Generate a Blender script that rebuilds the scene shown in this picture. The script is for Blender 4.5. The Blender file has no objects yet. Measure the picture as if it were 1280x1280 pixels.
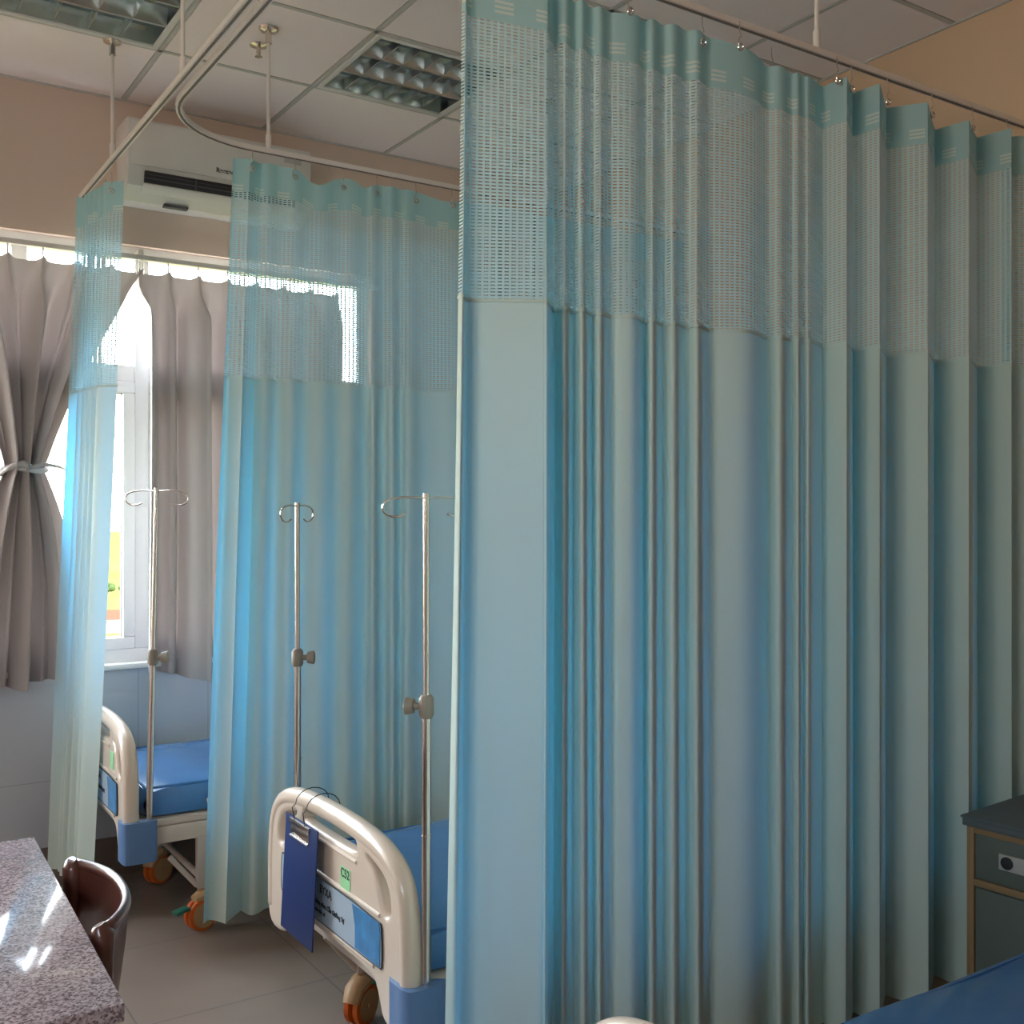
import bpy, bmesh, math, random
from mathutils import Vector, Matrix
random.seed(7)
S = bpy.context.scene
COL = S.collection
PI = math.pi
CEIL, CAMZ = 3.28, 1.53
WX, WY, LX, BY = 3.41, 4.66, -1.35, -1.7        # right wall, window wall, left wall, wall behind

# ------------------------------------------------------------------ materials
def mat(name, col, rough=.5, metal=0., spec=.5, coat=0., bump=None, var=None):
    m = bpy.data.materials.new(name); m.use_nodes = True
    nt = m.node_tree; b = nt.nodes['Principled BSDF']
    b.inputs['Base Color'].default_value = (*col, 1); b.inputs['Roughness'].default_value = rough
    b.inputs['Metallic'].default_value = metal; b.inputs['Specular IOR Level'].default_value = spec
    b.inputs['Coat Weight'].default_value = coat
    tc = nt.nodes.new('ShaderNodeTexCoord')
    if var:   # (scale, amount)
        n = nt.nodes.new('ShaderNodeTexNoise'); n.inputs['Scale'].default_value = var[0]; n.inputs['Detail'].default_value = 4
        nt.links.new(tc.outputs['Object'], n.inputs['Vector'])
        mx = nt.nodes.new('ShaderNodeMix'); mx.data_type = 'RGBA'
        mx.inputs[6].default_value = (*[c * (1 - var[1]) for c in col], 1)
        mx.inputs[7].default_value = (*[min(1, c * (1 + var[1])) for c in col], 1)
        nt.links.new(n.outputs['Fac'], mx.inputs[0]); nt.links.new(mx.outputs[2], b.inputs['Base Color'])
    if bump:  # (scale, strength, distance)
        n = nt.nodes.new('ShaderNodeTexNoise'); n.inputs['Scale'].default_value = bump[0]; n.inputs['Detail'].default_value = 3
        nt.links.new(tc.outputs['Object'], n.inputs['Vector'])
        bp = nt.nodes.new('ShaderNodeBump'); bp.inputs['Strength'].default_value = bump[1]; bp.inputs['Distance'].default_value = bump[2]
        nt.links.new(n.outputs['Fac'], bp.inputs['Height']); nt.links.new(bp.outputs[0], b.inputs['Normal'])
    return m

def mth(nt, op, a, b=None, c=None):
    n = nt.nodes.new('ShaderNodeMath'); n.operation = op
    for i, v in enumerate((a, b, c)):
        if v is None: continue
        if isinstance(v, (int, float)): n.inputs[i].default_value = v
        else: nt.links.new(v, n.inputs[i])
    return n.outputs[0]

def line_mask(nt, coord, off, period, half):   # 1 on a joint line
    f = mth(nt, 'FRACT', mth(nt, 'DIVIDE', mth(nt, 'SUBTRACT', coord, off), period))
    d = mth(nt, 'MINIMUM', f, mth(nt, 'SUBTRACT', 1., f))
    return mth(nt, 'LESS_THAN', d, half / period)

def tiled(name, col, grout, axes, rough, spec=.5, var=.08, noise=6):
    """axes: list of (axis, offset, period, halfwidth) in object metres"""
    m = mat(name, col, rough, spec=spec); nt = m.node_tree; b = nt.nodes['Principled BSDF']
    tc = nt.nodes.new('ShaderNodeTexCoord'); sp = nt.nodes.new('ShaderNodeSeparateXYZ')
    nt.links.new(tc.outputs['Object'], sp.inputs[0])
    mask = None
    for ax, off, per, hw in axes:
        k = line_mask(nt, sp.outputs[ax], off, per, hw)
        mask = k if mask is None else mth(nt, 'MAXIMUM', mask, k)
    n = nt.nodes.new('ShaderNodeTexNoise'); n.inputs['Scale'].default_value = noise; n.inputs['Detail'].default_value = 6
    nt.links.new(tc.outputs['Object'], n.inputs['Vector'])
    mx = nt.nodes.new('ShaderNodeMix'); mx.data_type = 'RGBA'
    mx.inputs[6].default_value = (*[c * (1 - var) for c in col], 1); mx.inputs[7].default_value = (*[c * (1 + var) for c in col], 1)
    nt.links.new(n.outputs['Fac'], mx.inputs[0])
    m2 = nt.nodes.new('ShaderNodeMix'); m2.data_type = 'RGBA'
    nt.links.new(mask, m2.inputs[0]); nt.links.new(mx.outputs[2], m2.inputs[6]); m2.inputs[7].default_value = (*grout, 1)
    nt.links.new(m2.outputs[2], b.inputs['Base Color'])
    nt.links.new(mth(nt, 'ADD', mth(nt, 'MULTIPLY', mask, .5), rough), b.inputs['Roughness'])
    return m

def cloth(name, refl, trans, tmix=.5, holes=None, stripes=False, sheen=0):
    m = bpy.data.materials.new(name); m.use_nodes = True; nt = m.node_tree
    for n in list(nt.nodes):
        if n.type == 'BSDF_PRINCIPLED': nt.nodes.remove(n)
    out = nt.nodes['Material Output']
    d = nt.nodes.new('ShaderNodeBsdfDiffuse'); d.inputs[0].default_value = (*refl, 1)
    t = nt.nodes.new('ShaderNodeBsdfTranslucent'); t.inputs[0].default_value = (*trans, 1)
    mx = nt.nodes.new('ShaderNodeMixShader'); mx.inputs[0].default_value = tmix
    nt.links.new(d.outputs[0], mx.inputs[1]); nt.links.new(t.outputs[0], mx.inputs[2])
    uv = nt.nodes.new('ShaderNodeUVMap'); sp = nt.nodes.new('ShaderNodeSeparateXYZ'); nt.links.new(uv.outputs[0], sp.inputs[0])
    # fine weave bump
    tc = nt.nodes.new('ShaderNodeTexCoord')
    n = nt.nodes.new('ShaderNodeTexNoise'); n.inputs['Scale'].default_value = 22; n.inputs['Detail'].default_value = 3
    nt.links.new(tc.outputs['Object'], n.inputs['Vector'])
    bp = nt.nodes.new('ShaderNodeBump'); bp.inputs['Strength'].default_value = .25; bp.inputs['Distance'].default_value = .004
    nt.links.new(n.outputs['Fac'], bp.inputs['Height']); nt.links.new(bp.outputs[0], d.inputs['Normal'])
    res = mx.outputs[0]
    if stripes:   # woven white dashes along the heading tape
        v = sp.outputs[1]
        a = mth(nt, 'MULTIPLY', mth(nt, 'GREATER_THAN', v, 2.668), mth(nt, 'LESS_THAN', v, 2.702))
        f = mth(nt, 'FRACT', mth(nt, 'DIVIDE', mth(nt, 'SUBTRACT', v, 2.668), .0115))
        k = mth(nt, 'MULTIPLY', a, mth(nt, 'LESS_THAN', f, .55))
        fu = mth(nt, 'FRACT', mth(nt, 'DIVIDE', sp.outputs[0], .10))
        k = mth(nt, 'MULTIPLY', k, mth(nt, 'LESS_THAN', fu, .45))
        c = nt.nodes.new('ShaderNodeMix'); c.data_type = 'RGBA'
        c.inputs[6].default_value = (*refl, 1); c.inputs[7].default_value = (.85, .85, .75, 1)
        nt.links.new(k, c.inputs[0]); nt.links.new(c.outputs[2], d.inputs[0])
    if holes:
        pu, pv, fu_, fv_ = holes
        a = mth(nt, 'LESS_THAN', mth(nt, 'FRACT', mth(nt, 'DIVIDE', sp.outputs[0], pu)), fu_)
        b = mth(nt, 'LESS_THAN', mth(nt, 'FRACT', mth(nt, 'DIVIDE', sp.outputs[1], pv)), fv_)
        h = mth(nt, 'MULTIPLY', a, b)
        tr = nt.nodes.new('ShaderNodeBsdfTransparent'); m2 = nt.nodes.new('ShaderNodeMixShader')
        nt.links.new(h, m2.inputs[0]); nt.links.new(res, m2.inputs[1]); nt.links.new(tr.outputs[0], m2.inputs[2])
        res = m2.outputs[0]
    nt.links.new(res, out.inputs[0])
    return m

M = {}
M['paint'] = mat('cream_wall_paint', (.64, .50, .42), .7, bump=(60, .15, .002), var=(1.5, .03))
M['frontdark'] = mat('darkened_wall_paint', (.30, .23, .18), .7, bump=(60, .15, .002), var=(1.5, .03))  # front wall colour darkened as shade, to dim the right side
M['peach'] = mat('peach_wall_paint', (.60, .42, .28), .7, bump=(60, .15, .002), var=(1.5, .03))
M['wtile'] = tiled('pale_blue_wall_tile', (.55, .58, .64), (.36, .36, .38), [(0, -.05, .30, .0015), (2, .43, .45, .0015)], .25, var=.03)
M['base'] = tiled('brown_skirting_tile', (.22, .17, .14), (.1, .08, .07), [(0, .1, .60, .0015)], .25)
M['floor'] = tiled('beige_floor_tile', (.26, .20, .16), (.10, .075, .06), [(0, .80, .60, .0022), (1, 3.23, .60, .0022)], .22, var=.08)
M['ceil'] = mat('ceiling_tile_white', (.82, .735, .72), .8, var=(40, .02))
M['tbar'] = mat('ceiling_grid_bar', (.48, .46, .44), .6, var=(20, .05))
M['gapshade'] = mat('ceiling_gap_shade', (.12, .10, .09), .9, var=(20, .05))  # shadow gap beside the bars, its dark put into the colour
M['upvc'] = mat('white_upvc', (.85, .84, .86), .3, var=(8, .02))
M['sill'] = mat('white_sill', (.85, .85, .84), .35, var=(8, .03))
M['alu'] = mat('brushed_aluminium_reflector', (.60, .66, .70), .22, 1., var=(15, .08))
M['fixwhite'] = mat('white_enamel', (.62, .62, .60), .4, var=(15, .03))
M['tube'] = mat('white_lamp_tube', (.85, .86, .85), .3, var=(15, .02))
M['cap'] = mat('brass_lamp_cap', (.75, .55, .35), .35, .8, var=(30, .05))
M['chrome'] = mat('chrome', (.72, .66, .62), .2, 1., var=(30, .05))
M['rail'] = mat('white_aluminium_rail', (.80, .74, .70), .35, .2, var=(20, .04))
M['railshadow'] = mat('rail_slot_dark', (.18, .15, .14), .6, var=(20, .04))
M['acwhite'] = mat('air_conditioner_plastic', (.66, .63, .60), .4, var=(5, .02))
M['black'] = mat('dark_vent', (.025, .022, .03), .5, var=(9, .1))
M['dgrey'] = mat('dark_grey_print', (.08, .08, .09), .6, var=(9, .1))
M['beige'] = mat('beige_abs_plastic', (.66, .54, .43), .3, coat=.3, var=(6, .03))
M['steel'] = mat('beige_painted_steel', (.60, .50, .42), .4, var=(6, .05))
M['bluecap'] = mat('slate_blue_plastic', (.10, .19, .36), .4, var=(12, .06), bump=(120, .2, .001))
M['matt'] = mat('blue_vinyl_mattress', (.05, .18, .42), .27, coat=.3, var=(4, .12), bump=(9, .5, .008))
M['orange'] = mat('orange_rubber', (.65, .13, .015), .5, var=(20, .12))
M['tan'] = mat('tan_caster_plastic', (.50, .30, .14), .45, var=(20, .1))
M['green'] = mat('green_brake_pedal', (.03, .16, .10), .5, var=(20, .1))
M['sign'] = mat('pale_sign_plate', (.36, .44, .52), .35, var=(5, .05))
M['signblue'] = mat('blue_sign_picture', (.04, .20, .42), .35, var=(22, .6))
M['tag'] = mat('green_paper_tag', (.30, .62, .30), .7, var=(15, .05))
M['ink'] = mat('black_ink', (.02, .025, .03), .6, var=(15, .1))
M['clip'] = mat('navy_clipboard', (.006, .024, .11), .45, spec=.25, var=(6, .08))
M['knob'] = mat('grey_plastic_knob', (.26, .22, .18), .5, var=(12, .08))
M['wood'] = mat('dark_red_wood', (.11, .035, .025), .3, coat=.5, var=(12, .35))
M['stand'] = mat('dark_green_cabinet_panel', (.12, .15, .13), .5, var=(6, .05))
M['standtop'] = mat('dark_slate_cabinet_top', (.10, .13, .14), .6, var=(6, .05))
M['standedge'] = mat('tan_cabinet_edging', (.30, .20, .10), .5, var=(10, .1))
M['plate'] = mat('grey_drawer_plate', (.45, .45, .43), .5, var=(10, .05))
M['housewall'] = mat('house_wall', (.16, .13, .12), .8, spec=0, var=(.3, .08))
M['roof'] = mat('house_roof', (.06, .025, .015), .8, spec=0, var=(.5, .1))
M['leaf'] = mat('tree_leaves', (.03, .045, .012), .9, spec=0, var=(.3, .3))
M['trunk'] = mat('tree_trunk', (.15, .1, .06), .9, var=(2, .2))
M['field'] = mat('yellow_green_field', (.075, .068, .016), .9, spec=0, var=(.02, .4))
M['cloth'] = cloth('sea_blue_curtain_cloth', (.69, .79, .69), (.05, .46, .88), .23)
M['mesh'] = cloth('sea_blue_net_weave', (.68, .80, .76), (.10, .50, .82), .32, holes=(.016, .0078, .64, .40))
M['head'] = cloth('sea_blue_curtain_heading', (.50, .68, .67), (.12, .48, .66), .32, stripes=True)
M['gcloth'] = cloth('grey_pink_drape', (.52, .49, .485), (.32, .25, .23), .09)

def granite():
    m = mat('speckled_granite', (.32, .27, .28), .07, spec=.9)
    nt = m.node_tree; b = nt.nodes['Principled BSDF']; tc = nt.nodes.new('ShaderNodeTexCoord')
    n = nt.nodes.new('ShaderNodeTexVoronoi'); n.inputs['Scale'].default_value = 260
    nt.links.new(tc.outputs['Object'], n.inputs['Vector'])
    r = nt.nodes.new('ShaderNodeValToRGB'); e = r.color_ramp.elements
    e[0].color = (.16, .12, .13, 1); e[0].position = .05; e[1].color = (.66, .56, .60, 1); e[1].position = .9
    x = e.new(.45); x.color = (.42, .33, .35, 1)
    sp = nt.nodes.new('ShaderNodeSeparateColor'); nt.links.new(n.outputs['Color'], sp.inputs[0])
    nt.links.new(sp.outputs[0], r.inputs[0]); nt.links.new(r.outputs[0], b.inputs['Base Color'])
    return m
M['granite'] = granite()

def glassmat():
    m = bpy.data.materials.new('window_glass'); m.use_nodes = True; nt = m.node_tree
    nt.nodes.remove(nt.nodes['Principled BSDF'])
    t = nt.nodes.new('ShaderNodeBsdfTransparent'); g = nt.nodes.new('ShaderNodeBsdfGlossy'); g.inputs['Roughness'].default_value = .02
    t.inputs[0].default_value = (.97, .99, .98, 1)
    x = nt.nodes.new('ShaderNodeMixShader'); x.inputs[0].default_value = .06
    nt.links.new(t.outputs[0], x.inputs[1]); nt.links.new(g.outputs[0], x.inputs[2]); nt.links.new(x.outputs[0], nt.nodes['Material Output'].inputs[0])
    return m
M['glass'] = glassmat()

# ------------------------------------------------------------------ helpers
def lerp(a, b, t): return a + (b - a) * t
def sstep(a, b, x):
    t = max(0, min(1, (x - a) / (b - a))); return t * t * (3 - 2 * t)

def tag(o, label=None, cat=None, group=None, kind=None):
    if label: o['label'] = label
    if cat: o['category'] = cat
    if group: o['group'] = group
    if kind: o['kind'] = kind
    return o

def empty(name, loc=(0, 0, 0), rz=0., parent=None):
    o = bpy.data.objects.new(name, None); COL.objects.link(o); o.location = loc; o.rotation_euler = (0, 0, rz)
    o.empty_display_size = .05
    if parent: o.parent = parent
    return o

def link(name, me, m, parent=None, smooth=None):
    if m is not None: me.materials.append(M[m] if isinstance(m, str) else m)
    if smooth is not None:
        for p in me.polygons: p.use_smooth = True
        if smooth < 180:
            me.set_sharp_from_angle(angle=math.radians(smooth))
    o = bpy.data.objects.new(name, me); COL.objects.link(o)
    if parent: o.parent = parent
    return o

def build(name, bm, m, parent=None, smooth=40, bevel=0., seg=2):
    me = bpy.data.meshes.new(name)
    if bevel:
        es = [e for e in bm.edges if len(e.link_faces) == 2 and e.calc_face_angle(0) > .6]
        bmesh.ops.bevel(bm, geom=es, offset=bevel, segments=seg, affect='EDGES', profile=.5, clamp_overlap=True)
    bmesh.ops.recalc_face_normals(bm, faces=bm.faces)
    bm.to_mesh(me); bm.free()
    return link(name, me, m, parent, smooth)

def box(bm, x0, x1, y0, y1, z0, z1, T=None):
    r = bmesh.ops.create_cube(bm, size=1.)
    mtx = Matrix.Translation(((x0 + x1) / 2, (y0 + y1) / 2, (z0 + z1) / 2)) @ Matrix.Diagonal((abs(x1 - x0), abs(y1 - y0), abs(z1 - z0), 1))
    if T is not None: mtx = T @ mtx
    bmesh.ops.transform(bm, matrix=mtx, verts=r['verts'])

def tube(bm, pts, r, n=12, closed=False, cap=True, sx=1.):
    pts = [Vector(p) for p in pts]; rs = r if isinstance(r, (list, tuple)) else [r] * len(pts)
    rings = []; N = len(pts); ref = None
    for i, p in enumerate(pts):
        a = pts[(i - 1) % N] if (i or closed) else p; b = pts[(i + 1) % N] if (i < N - 1 or closed) else p
        t = (b - a).normalized()
        if ref is None: ref = Vector((0, 0, 1)) if abs(t.z) < .9 else Vector((1, 0, 0))
        ref = (ref - t * ref.dot(t)).normalized(); q = t.cross(ref)
        rings.append([bm.verts.new(p + (ref * math.cos(2 * PI * k / n) + q * math.sin(2 * PI * k / n) * sx) * rs[i]) for k in range(n)])
    for i in range(N if closed else N - 1):
        A, B = rings[i], rings[(i + 1) % N]
        for k in range(n): bm.faces.new((A[k], A[(k + 1) % n], B[(k + 1) % n], B[k]))
    if cap and not closed: bm.faces.new(rings[0][::-1]); bm.faces.new(rings[-1])

def sweep(bm, pts, w, h):   # rectangular profile along a level path
    pts = [Vector(p) for p in pts]; rings = []
    for i, p in enumerate(pts):
        a = pts[max(i - 1, 0)]; b = pts[min(i + 1, len(pts) - 1)]; t = (b - a).normalized(); q = Vector((-t.y, t.x, 0))
        rings.append([bm.verts.new(p + q * (s * w / 2) + Vector((0, 0, k * h / 2))) for s, k in ((-1, -1), (1, -1), (1, 1), (-1, 1))])
    for A, B in zip(rings, rings[1:]):
        for k in range(4): bm.faces.new((A[k], A[(k + 1) % 4], B[(k + 1) % 4], B[k]))
    bm.faces.new(rings[0][::-1]); bm.faces.new(rings[-1])

def lathe(bm, prof, c, n=24, T=None):   # prof [(r,z)]
    rings = []
    for r, z in prof:
        ring = []
        for k in range(n):
            v = Vector((max(r, 1e-4) * math.cos(2 * PI * k / n), max(r, 1e-4) * math.sin(2 * PI * k / n), z))
            if T is not None: v = T @ v
            ring.append(bm.verts.new(v + Vector(c)))
        rings.append(ring)
    for A, B in zip(rings, rings[1:]):
        for k in range(n): bm.faces.new((A[k], A[(k + 1) % n], B[(k + 1) % n], B[k]))
    bm.faces.new(rings[0][::-1]); bm.faces.new(rings[-1])

def smooth_poly(pts, it=2, closed=False):
    for _ in range(it):
        q = []; N = len(pts)
        rng = range(N) if closed else range(N - 1)
        if not closed: q.append(pts[0])
        for i in rng:
            a, b = pts[i], pts[(i + 1) % N]
            q.append(tuple(x * .75 + y * .25 for x, y in zip(a, b))); q.append(tuple(x * .25 + y * .75 for x, y in zip(a, b)))
        if not closed: q.append(pts[-1])
        pts = q
    return pts

def plate(name, loops, thick, bevel, m, parent, Mx, smooth=40):
    """flat outline with holes, extruded with rounded edges (thickness included), placed by matrix Mx"""
    cu = bpy.data.curves.new(name, 'CURVE'); cu.dimensions = '2D'; cu.fill_mode = 'BOTH'
    for lp in loops:
        s = cu.splines.new('POLY'); s.points.add(len(lp) - 1); s.use_cyclic_u = True
        for p, (x, y) in zip(s.points, lp): p.co = (x, y, 0, 1)
    cu.extrude = thick / 2 - bevel; cu.bevel_depth = bevel; cu.bevel_resolution = 3; cu.offset = -bevel
    tmp = bpy.data.objects.new('tmp', cu); COL.objects.link(tmp)
    dg = bpy.context.evaluated_depsgraph_get(); dg.update()
    me = bpy.data.meshes.new_from_object(tmp.evaluated_get(dg)); me.name = name
    bpy.data.objects.remove(tmp); me.materials.clear(); me.transform(Mx)
    return link(name, me, m, parent, smooth)

def text(name, s, size, m, parent, Mx, ext=.0006, bold=0.):
    cu = bpy.data.curves.new(name, 'FONT'); cu.body = s; cu.size = size; cu.extrude = ext; cu.offset = bold
    tmp = bpy.data.objects.new('tmp', cu); COL.objects.link(tmp)
    dg = bpy.context.evaluated_depsgraph_get(); dg.update()
    me = bpy.data.meshes.new_from_object(tmp.evaluated_get(dg)); me.name = name
    bpy.data.objects.remove(tmp); me.materials.clear(); me.transform(Mx)
    return link(name, me, m, parent, None)

def copy_tree(o, parent=None):
    c = o.copy(); COL.objects.link(c); c.parent = parent
    for ch in list(o.children): copy_tree(ch, c)
    return c

FACE_MX = lambda x, y, z: Matrix(((0, 0, -1, x), (-1, 0, 0, y), (0, 1, 0, z), (0, 0, 0, 1)))   # reads from -X
FACE_MY = lambda x, y, z: Matrix(((1, 0, 0, x), (0, 0, -1, y), (0, 1, 0, z), (0, 0, 0, 1)))    # reads from -Y

# ------------------------------------------------------------------ room shell
bm = bmesh.new(); box(bm, LX - .15, WX + .15, BY - .15, WY + .2, -.1, 0)
tag(build('floor', bm, 'floor'), kind='structure')
def wall_with_hole(name, T, x0, x1, hx0, hx1, hz0, hz1, m, z0=0):
    bm = bmesh.new()
    box(bm, x0, hx0, 0, .15, z0, 3.5, T); box(bm, hx1, x1, 0, .15, z0, 3.5, T)
    box(bm, hx0, hx1, 0, .15, hz1, 3.5, T)
    if hz0 > z0: box(bm, hx0, hx1, 0, .15, z0, hz0, T)
    return tag(build(name, bm, m), kind='structure')
WX0, WX1, WZ0, WZ1 = -1.2, 2.25, .885, 2.67
TB = Matrix.Translation((0, WY, 0))
wall_with_hole('wall_back', TB, LX - .15, WX + .15, WX0, WX1, WZ0, WZ1, 'paint')
bm = bmesh.new(); box(bm, LX, WX, WY - .008, WY, .16, .875)
tag(build('trim_1', bm, 'wtile'), kind='structure')
bm = bmesh.new(); box(bm, LX, WX, WY - .014, WY, 0, .16)
tag(build('baseboard_back', bm, 'base'), kind='structure')
bm = bmesh.new(); box(bm, WX, WX + .15, BY, WY, 0, 3.5); tag(build('wall_right', bm, 'peach'), kind='structure')
bm = bmesh.new(); box(bm, LX, WX, BY - .15, BY, 0, 3.5); tag(build('wall_front', bm, 'frontdark'), kind='structure')
TL = Matrix.Translation((LX, 0, 0)) @ Matrix.Rotation(PI / 2, 4, 'Z')
LW = (-.1, 1.15, 1.7, 2.67)  # opening for the added window, out of view
wall_with_hole('wall_left', TL, BY, WY, *LW, 'paint')

# ceiling: tiles between bars; the two luminaire cells are open
GX0, GXP, GY0, GYP = 1.09, .615, 4.085, .597
gx = [GX0 + GXP * k for k in range(-7, 4)]; gy = [GY0 - GYP * k for k in range(0, 12)]
gx = [LX] + [x for x in gx if LX < x < WX] + [WX]; gy = [BY] + sorted(y for y in gy if y > BY) + [WY]
open_cells = [(GX0 - 2 * GXP, GX0, GY0 - GYP, GY0), (GX0 + GXP, GX0 + 2 * GXP, GY0 - GYP, GY0)]
bm = bmesh.new()
for xa, xb in zip(gx, gx[1:]):
    for ya, yb in zip(gy, gy[1:]):
        cx, cy = (xa + xb) / 2, (ya + yb) / 2
        if any(a < cx < b and c < cy < d for a, b, c, d in open_cells): continue
        box(bm, xa + .0125, xb - .0125, ya + .0125, yb - .0125, CEIL, CEIL + .012)
box(bm, LX - .15, WX + .15, BY - .15, WY + .2, 3.5, 3.6)
tag(build('ceiling', bm, 'ceil'), kind='structure')
bm = bmesh.new()
for x in gx[1:-1]:
    for ya, yb in zip(gy, gy[1:]):
        if any(a + .01 < x < b - .01 and c < (ya + yb) / 2 < d for a, b, c, d in open_cells): continue
        box(bm, x - .009, x + .009, ya, yb, CEIL - .002, CEIL + .02)
for y in gy[1:-1]: box(bm, LX, WX, y - .009, y + .009, CEIL - .002, CEIL + .02)
tag(build('trim_2', bm, 'tbar'), kind='structure')
bm = bmesh.new()
for x in gx[1:-1]:
    for ya, yb in zip(gy, gy[1:]):
        if any(a + .01 < x < b - .01 and c < (ya + yb) / 2 < d for a, b, c, d in open_cells): continue
        box(bm, x - .014, x + .014, ya, yb, CEIL + .013, CEIL + .03)
for y in gy[1:-1]: box(bm, LX, WX, y - .014, y + .014, CEIL + .013, CEIL + .03)
tag(build('trim_3_shade', bm, 'gapshade'), kind='structure')  # dark strips standing in for shade in the gaps
bm = bmesh.new(); box(bm, LX, WX, WY - .012, WY, CEIL - .006, CEIL + .01); box(bm, WX - .012, WX, BY, WY, CEIL - .006, CEIL + .01)
tag(build('trim_4', bm, 'tbar'), kind='structure')

# windows: frame, mullions, transom, opening sash, panes
def window(name, T, x0, x1, z0, z1, mull, trans):
    w = tag(empty(name), kind='structure')
    bm = bmesh.new(); a, b = .03, .10     # depth range in the wall
    box(bm, x0, x1, a, b, z0, z0 + .06, T); box(bm, x0, x1, a, b, z1 - .05, z1, T)
    box(bm, x0, x0 + .06, a, b, z0 + .06, z1 - .05, T); box(bm, x1 - .06, x1, a, b, z0 + .06, z1 - .05, T)
    for m_ in mull: box(bm, m_ - .03, m_ + .03, a, b, z0 + .06, z1 - .05, T)
    build('window_frame', bm, 'upvc', w, bevel=.005)
    xs = [x0 + .03] + mull + [x1 - .03]
    bm = bmesh.new()
    for xa, xb in zip(xs, xs[1:]): box(bm, xa + .03, xb - .03, a + .005, b - .005, trans - .035, trans + .035, T)
    build('transom', bm, 'upvc', w, bevel=.004)
    for xa, xb in zip(xs, xs[1:]):
        bm = bmesh.new(); xa2, xb2, za, zb = xa + .031, xb - .031, z0 + .061, trans - .036
        f = .05
        box(bm, xa2, xb2, a - .01, a + .045, za, za + f, T); box(bm, xa2, xb2, a - .01, a + .045, zb - f, zb, T)
        box(bm, xa2, xa2 + f, a - .01, a + .045, za + f, zb - f, T); box(bm, xb2 - f, xb2, a - .01, a + .045, za + f, zb - f, T)
        s = build('window_sash', bm, 'upvc', w, bevel=.006)
        bm = bmesh.new(); t = .003
        for g0, g1 in (((xa2 + f, za + f), (xa2 + f + t, zb - f)), ((xb2 - f - t, za + f), (xb2 - f, zb - f)),
                       ((xa2 + f, za + f), (xb2 - f, za + f + t)), ((xa2 + f, zb - f - t), (xb2 - f, zb - f))):
            box(bm, g0[0], g1[0], a + .008, a + .03, g0[1], g1[1], T)
        build('gasket', bm, 'dgrey', s)
        bm = bmesh.new(); box(bm, xa2 + f, xb2 - f, a + .018, a + .022, za + f, zb - f, T)
        build('pane', bm, 'glass', s)
        bm = bmesh.new(); box(bm, xa + .03, xb - .03, a + .03, a + .034, trans + .035, z1 - .05, T)
        build('pane', bm, 'glass', w)
    bm = bmesh.new(); box(bm, x0, x1, -.03, .03, z0 - .02, z0 + .004, T); build('window_sill', bm, 'sill', w, bevel=.005)
    ld = bpy.data.lights.new(name + '_portal', 'AREA'); ld.shape = 'RECTANGLE'; ld.size = x1 - x0; ld.size_y = z1 - z0
    ld.cycles.is_portal = True
    lo = bpy.data.objects.new(name + '_portal', ld); COL.objects.link(lo)
    lo.matrix_world = T @ Matrix.Translation(((x0 + x1) / 2, .135, (z0 + z1) / 2)) @ Matrix.Rotation(-PI / 2, 4, 'X')
    return w
window('window_1', TB, WX0, WX1, WZ0, WZ1, [-.55, .10, .69, 1.175], 2.125)

window('window_2_added', TL, *LW, [.45], 2.3)  # unseen window, added to light the front of the big curtain

# ------------------------------------------------------------------ outdoors far below
bm = bmesh.new(); box(bm, -900, 900, 6, 1500, -25.2, -25); 
g = build('field_ground', bm, 'field'); g.name = 'floor_outside'; tag(g, kind='structure')
def house(x, y, w, d, h, rz, label):
    t = tag(empty('house', (x, y, -25), rz), label, 'house')
    bm = bmesh.new(); box(bm, -w / 2, w / 2, -d / 2, d / 2, 0, h); build('house_wall', bm, 'housewall', t)
    bm = bmesh.new(); o = .5
    v = [bm.verts.new(c) for c in ((-w/2-o, -d/2-o, h), (w/2+o, -d/2-o, h), (w/2+o, d/2+o, h), (-w/2-o, d/2+o, h), (-w/2-o, 0, h + d * .36), (w/2+o, 0, h + d * .36))]
    for f in ((0, 1, 5, 4), (2, 3, 4, 5), (0, 4, 3), (1, 2, 5), (0, 3, 2, 1)): bm.faces.new([v[i] for i in f])
    build('house_roof', bm, 'roof', t)
    for i in range(2):
        bm = bmesh.new(); box(bm, -w * .3 + i * w * .45, -w * .12 + i * w * .45, -d / 2 - .06, -d / 2, h * .35, h * .75)
        build('house_window', bm, 'dgrey', t)
house(54, 244, 6, 5, 3.2, -.4, 'small house with red pitched roof beyond the window, low in the fields')
house(49, 262, 6, 5, 3.0, .3, 'distant small house with red roof, seen left of the blue curtain by the window')
def tree(x, y, h, label):
    t = tag(empty('tree', (x, y, -25)), label, 'tree', 'trees in the fields')
    bm = bmesh.new(); tube(bm, [(0, 0, 0), (.1, 0, h * .5)], [.2, .12], 8); build('trunk', bm, 'trunk', t)
    bm = bmesh.new()
    for k in range(6):
        r = bmesh.ops.create_icosphere(bm, subdivisions=2, radius=h * random.uniform(.2, .3))
        off = Vector((random.uniform(-.3, .3) * h, random.uniform(-.3, .3) * h, h * random.uniform(.5, .85)))
        for v in r['verts']: v.co = v.co * random.uniform(.88, 1.1) + off
    build('crown', bm, 'leaf', t, smooth=180)
for x, y, h in ((77, 348, 4), (82, 352, 3.5), (72, 340, 3.5), (63, 262, 3), (92, 440, 5)):
    tree(x, y, h, 'small leafy tree far below among the yellow green fields')

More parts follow.
